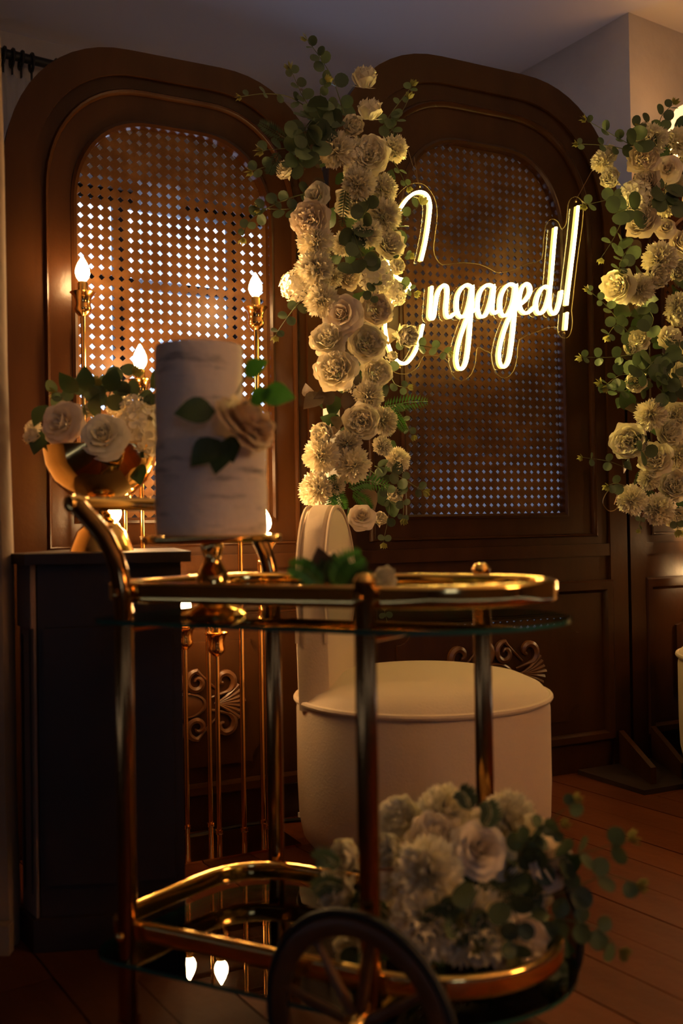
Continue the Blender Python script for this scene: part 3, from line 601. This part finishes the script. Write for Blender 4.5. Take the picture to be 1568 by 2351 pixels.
for k, x, y, s in RF:
    off = .20+.08*(1-((x-1510)/150)**2)+(s-65)*.0008; P = pan(x, y, off); rad = s/2*P.y/F
    flower(fr_, k, P, rad*1.07, Vector(((x-1540)/170+random.uniform(-.35, .3), -1, .1+random.uniform(-.35, .35))))
def rs(pts, sz, nl, off=.25, **kw): return sprig(fr_, [pan(x, y, off+.015*i) for i, (x, y) in enumerate(pts)], sz*3.0/F, nl, **kw)
for pts, sz, nl in [([(1470,345),(1425,320),(1345,275)],30,5),([(1460,350),(1400,335),(1325,330)],24,4),([(1510,300),(1520,265),(1545,240)],30,3),([(1500,290),(1480,280),(1465,290)],34,2),([(1470,460),(1420,455),(1345,470)],34,4),([(1440,480),(1410,545),(1380,592)],28,4),([(1450,560),(1430,590),(1420,620)],34,4),([(1440,760),(1390,700),(1350,665)],24,4),([(1460,780),(1420,745),(1395,770)],30,4),([(1470,810),(1410,820),(1335,820)],30,6),([(1490,870),(1430,860),(1390,885)],36,5),([(1480,880),(1420,900),(1380,880)],32,4),([(1450,1080),(1400,1060),(1337,1050)],24,3),([(1460,1130),(1420,1110),(1395,1115)],30,3),([(1540,1130),(1550,1170),(1555,1215)],34,3),([(1460,1160),(1470,1190),(1465,1215)],18,3)]: rs(pts, sz, nl)
for pts, sz, nl in [([(1470,480),(1440,480),(1410,490)],40,3),([(1530,420),(1525,450),(1540,480)],42,4),([(1480,700),(1500,730),(1490,760)],36,3),([(1520,810),(1540,840),(1530,880)],44,5),([(1500,830),(1480,850),(1460,840)],40,4),([(1550,870),(1530,900),(1510,890)],40,4),([(1490,1010),(1480,1030),(1470,1035)],36,2),([(1500,310),(1480,320),(1450,330)],40,3),([(1560,780),(1555,820),(1550,860)],40,3)]:
    rs(pts, sz, nl, .30, tip=False, taper=.2)
for i in range(85):
    y = random.uniform(300, 1190); x = 1500+random.uniform(-70, 100)
    wild_leaf(fr_, pan(x, y, random.uniform(.13, .22)), random.uniform(40, 68)*3/F, random.choice(('dark', 'dark', 'burg')))
part('gold_loop', MB().tube(crom([pan(x, y, .26) for x, y in [(1410,1158),(1418,1130),(1408,1120),(1392,1132),(1384,1155),(1398,1173),(1415,1168),(1424,1145)]], 5), .0014, 5), WIRE, fr_)
# ================================================================== TUB CHAIRS
def tub_chair(loc, label, rz=0):
    r = root('tub_chair', loc, label, 'chair', None, rz)
    R = .295
    part('base', MB().lathe([(.0, .045), (R-.06, .045), (R-.03, .052), (R-.012, .075), (R-.003, .12), (R, .2), (R, .36), (R-.004, .384), (0, .384)], (0, 0, 0), 48), VELVET, r, True)
    part('seat_cushion', MB().lathe([(R-.004, .384), (R-.003, .392), (R-.02, .41), (R-.06, .428), (R-.12, .440), (R-.2, .446), (0, .449)], (0, 0, 0), 48), VELVET, r, True)
    part('piping', MB().tube([(R*math.cos(a_), R*math.sin(a_), .386) for a_ in [i*2*math.pi/48 for i in range(48)]], .007, 8, True), VELVET, r, True)
    for i in range(4):
        a_ = math.pi/4+i*math.pi/2; part('foot', MB().lathe([(.014, 0), (.022, .05)], (.2*math.cos(a_), .2*math.sin(a_), 0), 12), BLACKM, r, True)
    # upright back: arched slab standing on the left of the seat
    i0 = Vector((-.212, -.135, 0)); dr = Vector((.2, .98, 0)).normalized(); nr = Vector((dr.y, -dr.x, 0)); W_ = .40; T = .078
    base = .372; Hh = .462
    out = []
    for i in range(25):
        a_ = math.pi*i/24; out.append((W_/2-W_/2*math.copysign(abs(math.cos(a_))**.95, math.cos(a_)), base+.15+(Hh-.15)*max(0, math.sin(a_))**.95))
    out = [(0, base)]+out+[(W_, base)]
    def pt(u, z, t): 
        uu = (u-W_/2)/(W_/2); bow = -.006*(1-uu*uu); lean = -.02*(z-base)
        return i0+dr*u+nr*(t+bow+lean)+Vector((0, 0, z))
    m = MB(); v = []; lay = [(-T, .88), (-T+.004, .95), (-T+.02, 1), (-.02, 1), (-.004, .95), (0, .88)]
    cu, cz = W_/2, base+.17
    for t, k in lay: v += [pt(cu+(u-cu)*k, cz+(z-cz)*k if z > base+.01 else base, t) for u, z in out]
    n = len(out)
    f = [(j*n+i, j*n+(i+1) % n, (j+1)*n+(i+1) % n, (j+1)*n+i) for j in range(len(lay)-1) for i in range(n)]
    # faces of the slab as concentric fills
    k0 = len(v)
    for t, bse in ((-T, 0), (0, (len(lay)-1)*n)):
        for kk in (.6, .3): v += [pt(cu+(u-cu)*kk, base+(z-base)*kk/.9*1.0 if z > base+.01 else base, t+(.006 if t == 0 else -.006)) for u, z in out]
    for q, bse in ((0, 0), (1, (len(lay)-1)*n)):
        a0 = k0+q*2*n; rings_ = [bse, a0, a0+n]
        for j in range(2):
            for i in range(n-1):
                e = (rings_[j]+i, rings_[j]+i+1, rings_[j+1]+i+1, rings_[j+1]+i); f.append(e if q else e[::-1])
        f.append(tuple(rings_[2]+i for i in range(n)))
    m.add(v, f); part('backrest', m, VELVET, r, True)
    for t in (-T+.006, -.006): part('back_piping', MB().tube([pt(cu+(u-cu)*.985, cz+(z-cz)*.985 if z > base+.01 else base, t) for u, z in out[1:-1]], .005, 6), VELVET, r, True)
    return r
ch1 = tub_chair((.182, 2.34, 0), 'cream velvet tub chair standing behind the gold bar cart')
ch2 = dup(ch1); ch2.location = (1.274, 2.88, 0); ch2.rotation_euler = (0, 0, math.pi*.95); ch2['label'] = 'cream velvet tub chair only just showing at the right edge'
# ================================================================== CABINET, BOWL AND ROSES
cab = root('cabinet', (-.46, 2.0, 0), 'narrow black wooden cabinet with a canted corner under the gold bowl', 'cabinet')
c0, c1, c2, c3, c4 = [Vector(p) for p in ((-.626, 1.93, 0), (-.578, 1.865, 0), (-.309, 1.90, 0), (-.40, 2.21, 0), (-.62, 2.19, 0))]
part('body', MB().prism([c0+Vector((.006, .005, .06)), c1+Vector((.004, .008, .06)), c2+Vector((0, .006, .06)), c3+Vector((0, 0, .06)), c4+Vector((0, 0, .06))], (0, 0, .66)), BLACKW, cab, smooth=False)
part('plinth', MB().prism([c0+Vector((-.004, -.008, 0)), c1+Vector((-.004, -.01, 0)), c2+Vector((.01, -.008, 0)), c3, c4], (0, 0, .06)), BLACKW, cab, smooth=False)
part('top_board', MB().prism([c0+Vector((-.012, -.012, .72)), c1+Vector((-.010, -.02, .72)), c2+Vector((.024, -.02, .72)), c3+Vector((.024, .02, .72)), c4+Vector((0, .02, .72))], (0, 0, .02)), BLACKW, cab, smooth=False)
def cf(p): 
    e = (c1-c0); L_ = e.length; e = e/L_; nn = Vector((e.y, -e.x, 0)); return c0+e*(p.x*L_)+nn*p.y+Vector((0, 0, p.z))
part('pilaster', MB().box((.03, -.004, .06), (.97, .001, .72), cf).box((.03, .001, .60), (.97, .006, .72), cf), PILW, cab, smooth=False)
for x0, x1, z1 in ((.14, .27, .585), (.68, .80, .60)): part('groove', MB().box((x0, -.002, .10), (x1, .0015, z1), cf), BLACKM, cab, smooth=False)
part('front_panel', MB().box((.06, -.004, .12), (.94, .004, .60), lambda p: c1+(c2-c1)*p.x+Vector((0, p.y, p.z))), BLACKW, cab, smooth=False)
BC = at(234, 1262, 2.04); BC.z = .74
bowl = root('pedestal_bowl', BC, 'shiny gold pedestal bowl of white roses on the black cabinet', 'bowl')
br = .1165
part('bowl', MB().lathe([(.016, .098), (.034, .101), (.066, .117), (.094, .143), (.110, .175), (.1165, .212), (.1145, .213), (.107, .176), (.09, .147), (.06, .122), (0, .112)], BC, 48), GOLD, bowl)
part('stem', MB().lathe([(.016, .099), (.019, .094), (.014, .088), (.014, .080), (.021, .074), (.021, .068), (.028, .062), (.028, .058), (.012, .056)], BC, 32), GOLD, bowl)
part('foot', MB().lathe([(.03, .058), (.036, .056), (.040, .048), (.050, .040), (.062, .006), (.064, 0), (0, 0)], BC, 40), GOLDB, bowl)
bq = root('rose_bouquet', BC+Vector((0, 0, .17)), 'white roses and dark leaves filling the gold pedestal bowl', 'bouquet')
for k, x, y, s, d in [('r',145,972,112,1.96),('r',240,1003,118,1.94),('h',322,990,120,2.0),('h',318,940,80,2.04),('b',80,1005,58,2.0),('h',75,985,40,2.02),('b',212,945,56,2.05),('h',275,930,60,2.08),('r',350,970,90,2.05)]:
    P = at(x, y, d); flower(bq, k, P, s/2*d/F, Vector(((x-235)/260, -1, .25+random.uniform(-.1, .25))))
for pts, sz, nl in [([(200,960),(190,910),(215,885)],44,3),([(240,940),(260,890),(305,862)],46,4),([(160,950),(140,905),(130,900)],36,2),([(300,930),(330,900),(352,905)],40,2)]:
    sprig(bq, [at(x, y, 2.03) for x, y in pts], sz*2.03/F, nl, tip=True, taper=.2)
for x, y, a_, b_ in ((110,930,-.5,-1),(290,1045,.5,-1),(310,1060,.3,-1),(190,1030,-.3,-1),(200,900,0,1),(180,900,-.5,.6),(250,900,.4,1),(345,890,.6,.4),(100,990,-.3,-1),(300,1010,.5,-.6),(220,960,.2,.7)):
    wild_leaf(bq, at(x, y, 2.0), 62*2/F, 'dark', Vector((a_, -.3, b_)))
# ================================================================== BAR CART
A, B, C, D = [Vector((x, y, 0)) for x, y in ((-.326, 1.48), (.0286, 1.30), (.2206, 1.585), (-.1243, 1.765))]
e1 = (B-A).normalized(); e2 = ((C-B).normalized()+(D-A).normalized()).normalized(); mid = (A+B+C+D)/4
cart = root('bar_cart', (mid.x, mid.y, 0), 'gold two-tier bar cart with glass shelves and large spoked wheels', 'cart')
LR = .0143; up = lambda p, z: Vector((p.x, p.y, z))
hv = Vector((-.078, .040, 0)); RAILZ = .689; LOWZ = .186
def handle_leg(P):
    pts = [up(P, .03), up(P, .3), up(P, .6), up(P, .66)]+[up(P+hv*t, z) for t, z in ((.04, .70), (.16, .738), (.38, .771), (.68, .797), (1.0, .822))]
    return MB().tube(crom(pts, 5), LR, 14)
part('handle_leg', handle_leg(A), DGOLD, cart); part('handle_leg', handle_leg(D), DGOLD, cart)
part('handle', MB().tube([up(A+hv, .824), up(D+hv, .824)], .0115, 12).lathe([(0, -.02), (.012, -.016), (.0145, -.006), (.0145, .006), (.012, .016), (0, .02)], up(A+hv, .824), 12, D-A).lathe([(0, -.02), (.012, -.016), (.0145, -.006), (.0145, .006), (.012, .016), (0, .02)], up(D+hv, .824), 12, D-A), GOLD, cart)
for P in (B, C):
    l = part('leg', MB().tube([up(P, .12), up(P, .4), up(P, .708)], LR, 16), DGOLD, cart)
    part('cap', MB().lathe([(LR, 0), (LR+.001, .004), (LR-.004, .012), (.0, .014)], up(P, .708), 16), GOLD, l)
for P in (A, D):
    c_ = part('caster', MB().lathe([(.0, -.012), (.02, -.011), (.028, -.006), (.028, .006), (.02, .011), (0, .012)], up(P, .028), 20, e2), RUBB, cart)
    part('caster_fork', MB().box((-.006, -.018, .03), (.006, .018, .062), lambda p, P=P: up(P, 0)+e1*p.x+e2*p.y+Vector((0, 0, p.z))), GOLD, c_)
def ring_path(gl, gf, gb, gr, rc=.05, rd=None):
    a_ = A-e1*gl-e2*gf; b_ = B-e2*gf; c_ = C+e2*gb; d_ = D-e1*gl+e2*gb; pts = []
    def corner(p, fr, to, rc=rc):
        u_ = (fr-p).normalized(); w_ = (to-p).normalized(); s_, t_ = p+u_*rc, p+w_*rc
        return [s_*(1-t)**2+p*2*t*(1-t)+t_*t*t for t in [i/7 for i in range(8)]]
    pts += corner(a_, d_, b_)
    for i in range(1, 10): pts.append(pts[7]+(b_-pts[7])*i/10)
    m_ = (b_+c_)/2; hb = (c_-b_)/2
    for i in range(25): t = math.pi*i/24; pts.append(m_-hb*math.cos(t)+e1*(gr*math.sin(t)))
    last = pts[-1]; cd = corner(d_, c_, a_, rd or rc)
    for i in range(1, 10): pts.append(last+(cd[0]-last)*i/10)
    pts += cd
    for i in range(1, 6): pts.append(cd[-1]+(pts[0]-cd[-1])*i/6)
    return pts
RP = ring_path(.056, -.016, -.016, .172, .045, .12)
for nm, z in (('upper_rail', RAILZ), ('lower_rail', LOWZ)):
    part(nm, MB().sweep([up(p, z) for p in RP], rrect(.014, .031, .0065, 3), True, up=(0, 0, 1)), GOLD, cart)
GP = ring_path(.075, .018, .018, .195, .07, .13)
for nm, z in (('upper_glass', .649), ('lower_glass', .150)):
    g = part(nm, MB().add([up(p, z) for p in GP], [tuple(range(len(GP)))]).add([up(p, z-.006) for p in GP], [tuple(range(len(GP)))[::-1]]), GLASS, cart, smooth=False)
    n = len(GP); part('glass_edge', MB().add([up(p, z-q) for q in (0, .006) for p in GP], [(i, n+i, n+(i+1) % n, (i+1) % n) for i in range(n)]), GEDGE, g)
for z in (.636, .137):
    for p, q in ((A, D), (B, C)): part('cross_bar', MB().tube([up(p, z), up(q, z)], .0065, 8), GOLD, cart)
for P, z in [(p, z) for p in (A, B, C, D) for z in (RAILZ, LOWZ)]:
    part('bolt', MB().lathe([(.007, 0), (.007, .004), (.003, .006)], up(P, z)-e2*(LR if P in (A, B) else -LR), 10, -e2 if P in (A, B) else e2), GOLD, cart)
def wheel(c, ax):
    ax = ax.normalized(); xa = Vector((0, 0, 1)).cross(ax).normalized(); za = Vector((0, 0, 1)); R = .147
    cir = lambda r, n=48: [c+xa*(r*math.cos(t))+za*(r*math.sin(t)) for t in [i*2*math.pi/n for i in range(n)]]
    wh = part('wheel', MB().sweep(cir(R-.022), rrect(.012, .026, .004, 2), True, up=ax) if False else MB().sweep(cir(R-.022), rrect(.026, .012, .004, 2), True, up=ax), WHEELW, cart)
    part('tyre', MB().tube(cir(R-.005), .0062, 8, True), RUBB, wh)
    for k in range(8):
        t = k*math.pi/4+.2; d = xa*math.cos(t)+za*math.sin(t)
        part('spoke', MB().tube([c+d*(.014+(R-.045)*q) for q in (0, .25, .5, .75, 1)], .006, 8, False, [.9, 1.25, 1.1, .9, .8]), WHEELW, wh)
    part('hub', MB().lathe([(0, -.024), (.012, -.022), (.018, -.012), (.018, .012), (.012, .022), (0, .024)], c, 20, ax), GOLD, wh)
wheel(up(B, .147)-e2*.032, e2); wheel(up(C, .147)+e2*.032, e2)
part('axle', MB().tube([up(B, .147)-e2*.03, up(C, .147)+e2*.03], .006, 8), GOLD, cart)
# ------------------------------------------------------------------ cake on its stand
CK = at(487, 1240, 1.53); CK.z = .649
cst = root('cake_stand', CK, 'polished gold cake stand on the upper glass shelf', 'cake stand')
PZ = .772
part('foot', MB().lathe([(.0, 0), (.052, 0), (.052, .004), (.046, .010), (.028, .017), (.022, .022)], CK, 36), GOLD, cst)
part('stem', MB().lathe([(.020, .020), (.024, .03), (.027, .045), (.026, .058), (.019, .072), (.013, .084), (.015, .096), (.018, .104), (.018, .110), (.025, .114)], CK, 32), GOLD, cst)
part('plate', MB().lathe([(0, .113), (.09, .113), (.104, .112), (.107, .116), (.107, .122), (.104, .124), (0, .123)], CK, 48), GOLD, cst)
KB = Vector((CK.x, CK.y, PZ+.001)); cake = root('wedding_cake', KB, 'two-tier white cake iced like birch bark on a gold stand', 'cake')
R1, R2 = .0855, .067
def tier(r, h, c, seed):
    rng = random.Random(seed); m = MB(); seg = 56; rows = 14; v = []
    for j in range(rows+1):
        for i in range(seg):
            a_ = 2*math.pi*i/seg; rr = r*(1+.006*math.sin(a_*3+j*.4+seed)+.004*math.sin(a_*7-j+seed)+rng.uniform(-.002, .002))
            if j in (0, rows): rr *= .985
            v.append(c+Vector((rr*math.cos(a_), rr*math.sin(a_), h*j/rows)))
    f = [(j*seg+i, j*seg+(i+1) % seg, (j+1)*seg+(i+1) % seg, (j+1)*seg+i) for j in range(rows) for i in range(seg)]
    f += [tuple(range(seg))[::-1], tuple(rows*seg+i for i in range(seg))]
    return m.add(v, f)
part('lower_tier', tier(R1, .144, KB, 1), CAKE, cake); K2 = KB+Vector((-.0175, .006, .144)); part('upper_tier', tier(R2, .146, K2, 2), CAKE, cake)
CREAM = mat('cream_petal', (.85, .63, .38), .6, trans=.2); FM['cr'] = [rose_mesh(21, CREAM)]; FN['cr'] = 'rose'
rs_ = root('cake_rose', at(560, 965, 1.45), 'cream rose with green leaves tucked on the side of the cake', 'flower')
P = at(556, 972, 1.447); ro = flower(rs_, 'cr', P, .050, Vector((.7, -.3, .55))); ro['label'] = 'cream rose head seen from the side'
P = at(590, 985, 1.452); flower(rs_, 'cr', P, .036, Vector((.8, -.3, .1)))
for x, y, tx, ty, k, s in [(562,862,616,830,'bright',66),(600,905,672,915,'bright',84),(575,925,640,890,'bright',62),(495,945,405,952,'dark',96),(505,1010,450,1062,'dark',92),(520,1010,500,1075,'dark',88),(530,1000,535,1050,'dark',70)]:
    p0 = at(x, y, 1.44); p1 = at(tx, ty, 1.43); leafobj(rs_, 'leaf', LM[k], p0, p1-p0, Vector((random.uniform(-.3, .3), -1, .3)), s*1.44/F, Vector(rs_.location))
part('stem', MB().tube(crom([at(545, 960, 1.45), at(530, 920, 1.46), at(545, 900, 1.46), at(565, 860, 1.44)], 5), .0012, 5), STEMM, rs_); part('stem', MB().tube([at(540, 940, 1.45), at(600, 905, 1.44)], .0012, 5), STEMM, rs_)
# ------------------------------------------------------------------ posy on the upper shelf
py = root('posy', up(Vector((-.01, 1.42, 0)), .650), 'small posy of dark leaves and a white bloom on upper shelf', 'bouquet')
for x, y, tx, ty, k, s in [(745,1335,700,1300,'dark',70),(755,1330,728,1245,'burg',90),(760,1335,765,1265,'dark',80),(770,1335,800,1270,'dark',80),(790,1335,850,1285,'dark',80),(740,1338,665,1310,'bright',60),(760,1325,740,1285,'dark',60),(800,1338,860,1310,'dark',70),(770,1340,790,1300,'bright',60),(720,1335,690,1270,'dark',70)]:
    p0 = at(x, y+8, 1.42); p1 = at(tx, ty, 1.41); leafobj(py, 'leaf', LM[k], p0, p1-p0, Vector((random.uniform(-.5, .5), -1, .2)), s*1.42/F, Vector(py.location))
fern(py, [at(770, 1345, 1.4), at(790, 1300, 1.4), at(830, 1275, 1.4)], .026); fern(py, [at(740, 1345, 1.4), at(700, 1310, 1.4), at(665, 1300, 1.4)], .022)
flower(py, 'b', at(880, 1330, 1.43), .022, Vector((.5, -.5, .6))); flower(py, 'r', at(775, 1300, 1.46), .030, Vector((0, -.3, .9)))
# ------------------------------------------------------------------ bouquet on the lower shelf
lb = root('flower_bouquet', up(Vector((.16, 1.45, 0)), .151), 'lush white bouquet with trailing eucalyptus on the lower shelf', 'bouquet')
for k, x, y, s, d in [('p',916,1880,95,1.52),('c',1024,1866,118,1.50),('c',1170,1876,110,1.52),('r',1100,1950,122,1.42),('c',981,2003,140,1.39),('b',800,1966,95,1.47),('b',895,1955,95,1.45),('p',997,1928,110,1.46),('b',1214,1906,80,1.48),('r',1265,1976,120,1.44),('b',785,2047,115,1.45),('c',975,2123,150,1.36),('c',1085,2130,160,1.37),('p',1187,2161,125,1.40),('r',1105,1890,70,1.53),('r',888,2035,60,1.42),('r',1150,1975,80,1.44),('p',870,2120,120,1.45),('p',830,2180,110,1.47),('c',1080,2030,100,1.47),('p',1200,2060,110,1.46)]:
    P = at(x, y, d); flower(lb, k, P, s*.57*d/F, Vector(((x-1040)/330, -.8, .55-(y-1900)/420)))
for pts, sz, nl in [([(1150,2030),(1250,1980),(1330,1960),(1440,1930)],58,5),([(1180,1990),(1220,1920),(1320,1840)],42,4),([(1200,2060),(1290,2050),(1390,2010),(1460,2030)],52,4),([(1200,2090),(1290,2110),(1370,2130),(1420,2180)],52,5),([(1100,2040),(1080,2090),(1090,2160)],60,3),([(1160,2060),(1190,2120),(1180,2190)],56,3),([(1000,2050),(1010,2090),(1040,2110)],60,2),([(1190,2080),(1240,2160),(1250,2230)],56,4),([(880,2060),(850,2080),(830,2100)],44,3),([(1190,1960),(1230,1930),(1290,1900)],46,3)]:
    sprig(lb, [at(x, y, (1.335 if pts[0] in ((1100,2040),(1160,2060),(1000,2050)) else 1.43-.05*i/len(pts))) for i, (x, y) in enumerate(pts)], sz*1.4/F, nl, taper=.3)
for i in range(26):
    x = random.uniform(820, 1290); y = random.uniform(1960, 2200); wild_leaf(lb, at(x, y, random.uniform(1.42, 1.5)), random.uniform(70, 110)*1.42/F, 'dark')
for pts in ([(1080,1860),(1070,1830),(1055,1815)],[(1110,1900),(1125,1870),(1120,1840)],[(1100,2020),(1150,2050),(1190,2040)],[(790,2040),(750,2030),(720,2045)],[(780,1990),(745,1970),(725,1975)]):
    fern(lb, [at(x, y, 1.42) for x, y in pts], .022, LEAFM)
# ================================================================== WALL LAMP at the right edge
LP = rm((.62, .56+.12, 1.98)); LP = at(1600, 300, 3.25)
sc_ = root('wall_lamp', LP, 'glowing cream lamp shade peeking in at the upper right edge', 'lamp')
part('shade', MB().lathe([(.115, -.06), (.07, .07), (.067, .07), (.112, -.06)], LP, 32), SHADEM, sc_)
part('arm', MB().tube(crom([LP+Vector((0, 0, -.06)), LP+Vector((0, 0, -.11)), LP-RV*.1+Vector((0, 0, -.10))], 5), .006, 8), BRASS, sc_)
print('objects', len(bpy.data.objects))

# added lamp, unseen off to the right, for warm fill light
LQ = Vector((1.75, .75, 0)); sl = root('fill_lamp', LQ, 'added brass lamp with a drum shade, unseen warm fill from the right', 'lamp')
part('base', MB().lathe([(0, 0), (.14, 0), (.14, .02), (.02, .03)], LQ, 24), BRASS, sl)
part('pole', MB().tube([LQ+Vector((0, 0, .02)), LQ+Vector((0, 0, 1.5))], .01, 8), BRASS, sl)
part('shade', MB().lathe([(.2, 1.35), (.16, 1.65), (.157, 1.65), (.197, 1.35)], LQ, 32), mat('fill_lamp_shade', (.9, .78, .6), .8, emit=(1, .58, .26), estr=10), sl)
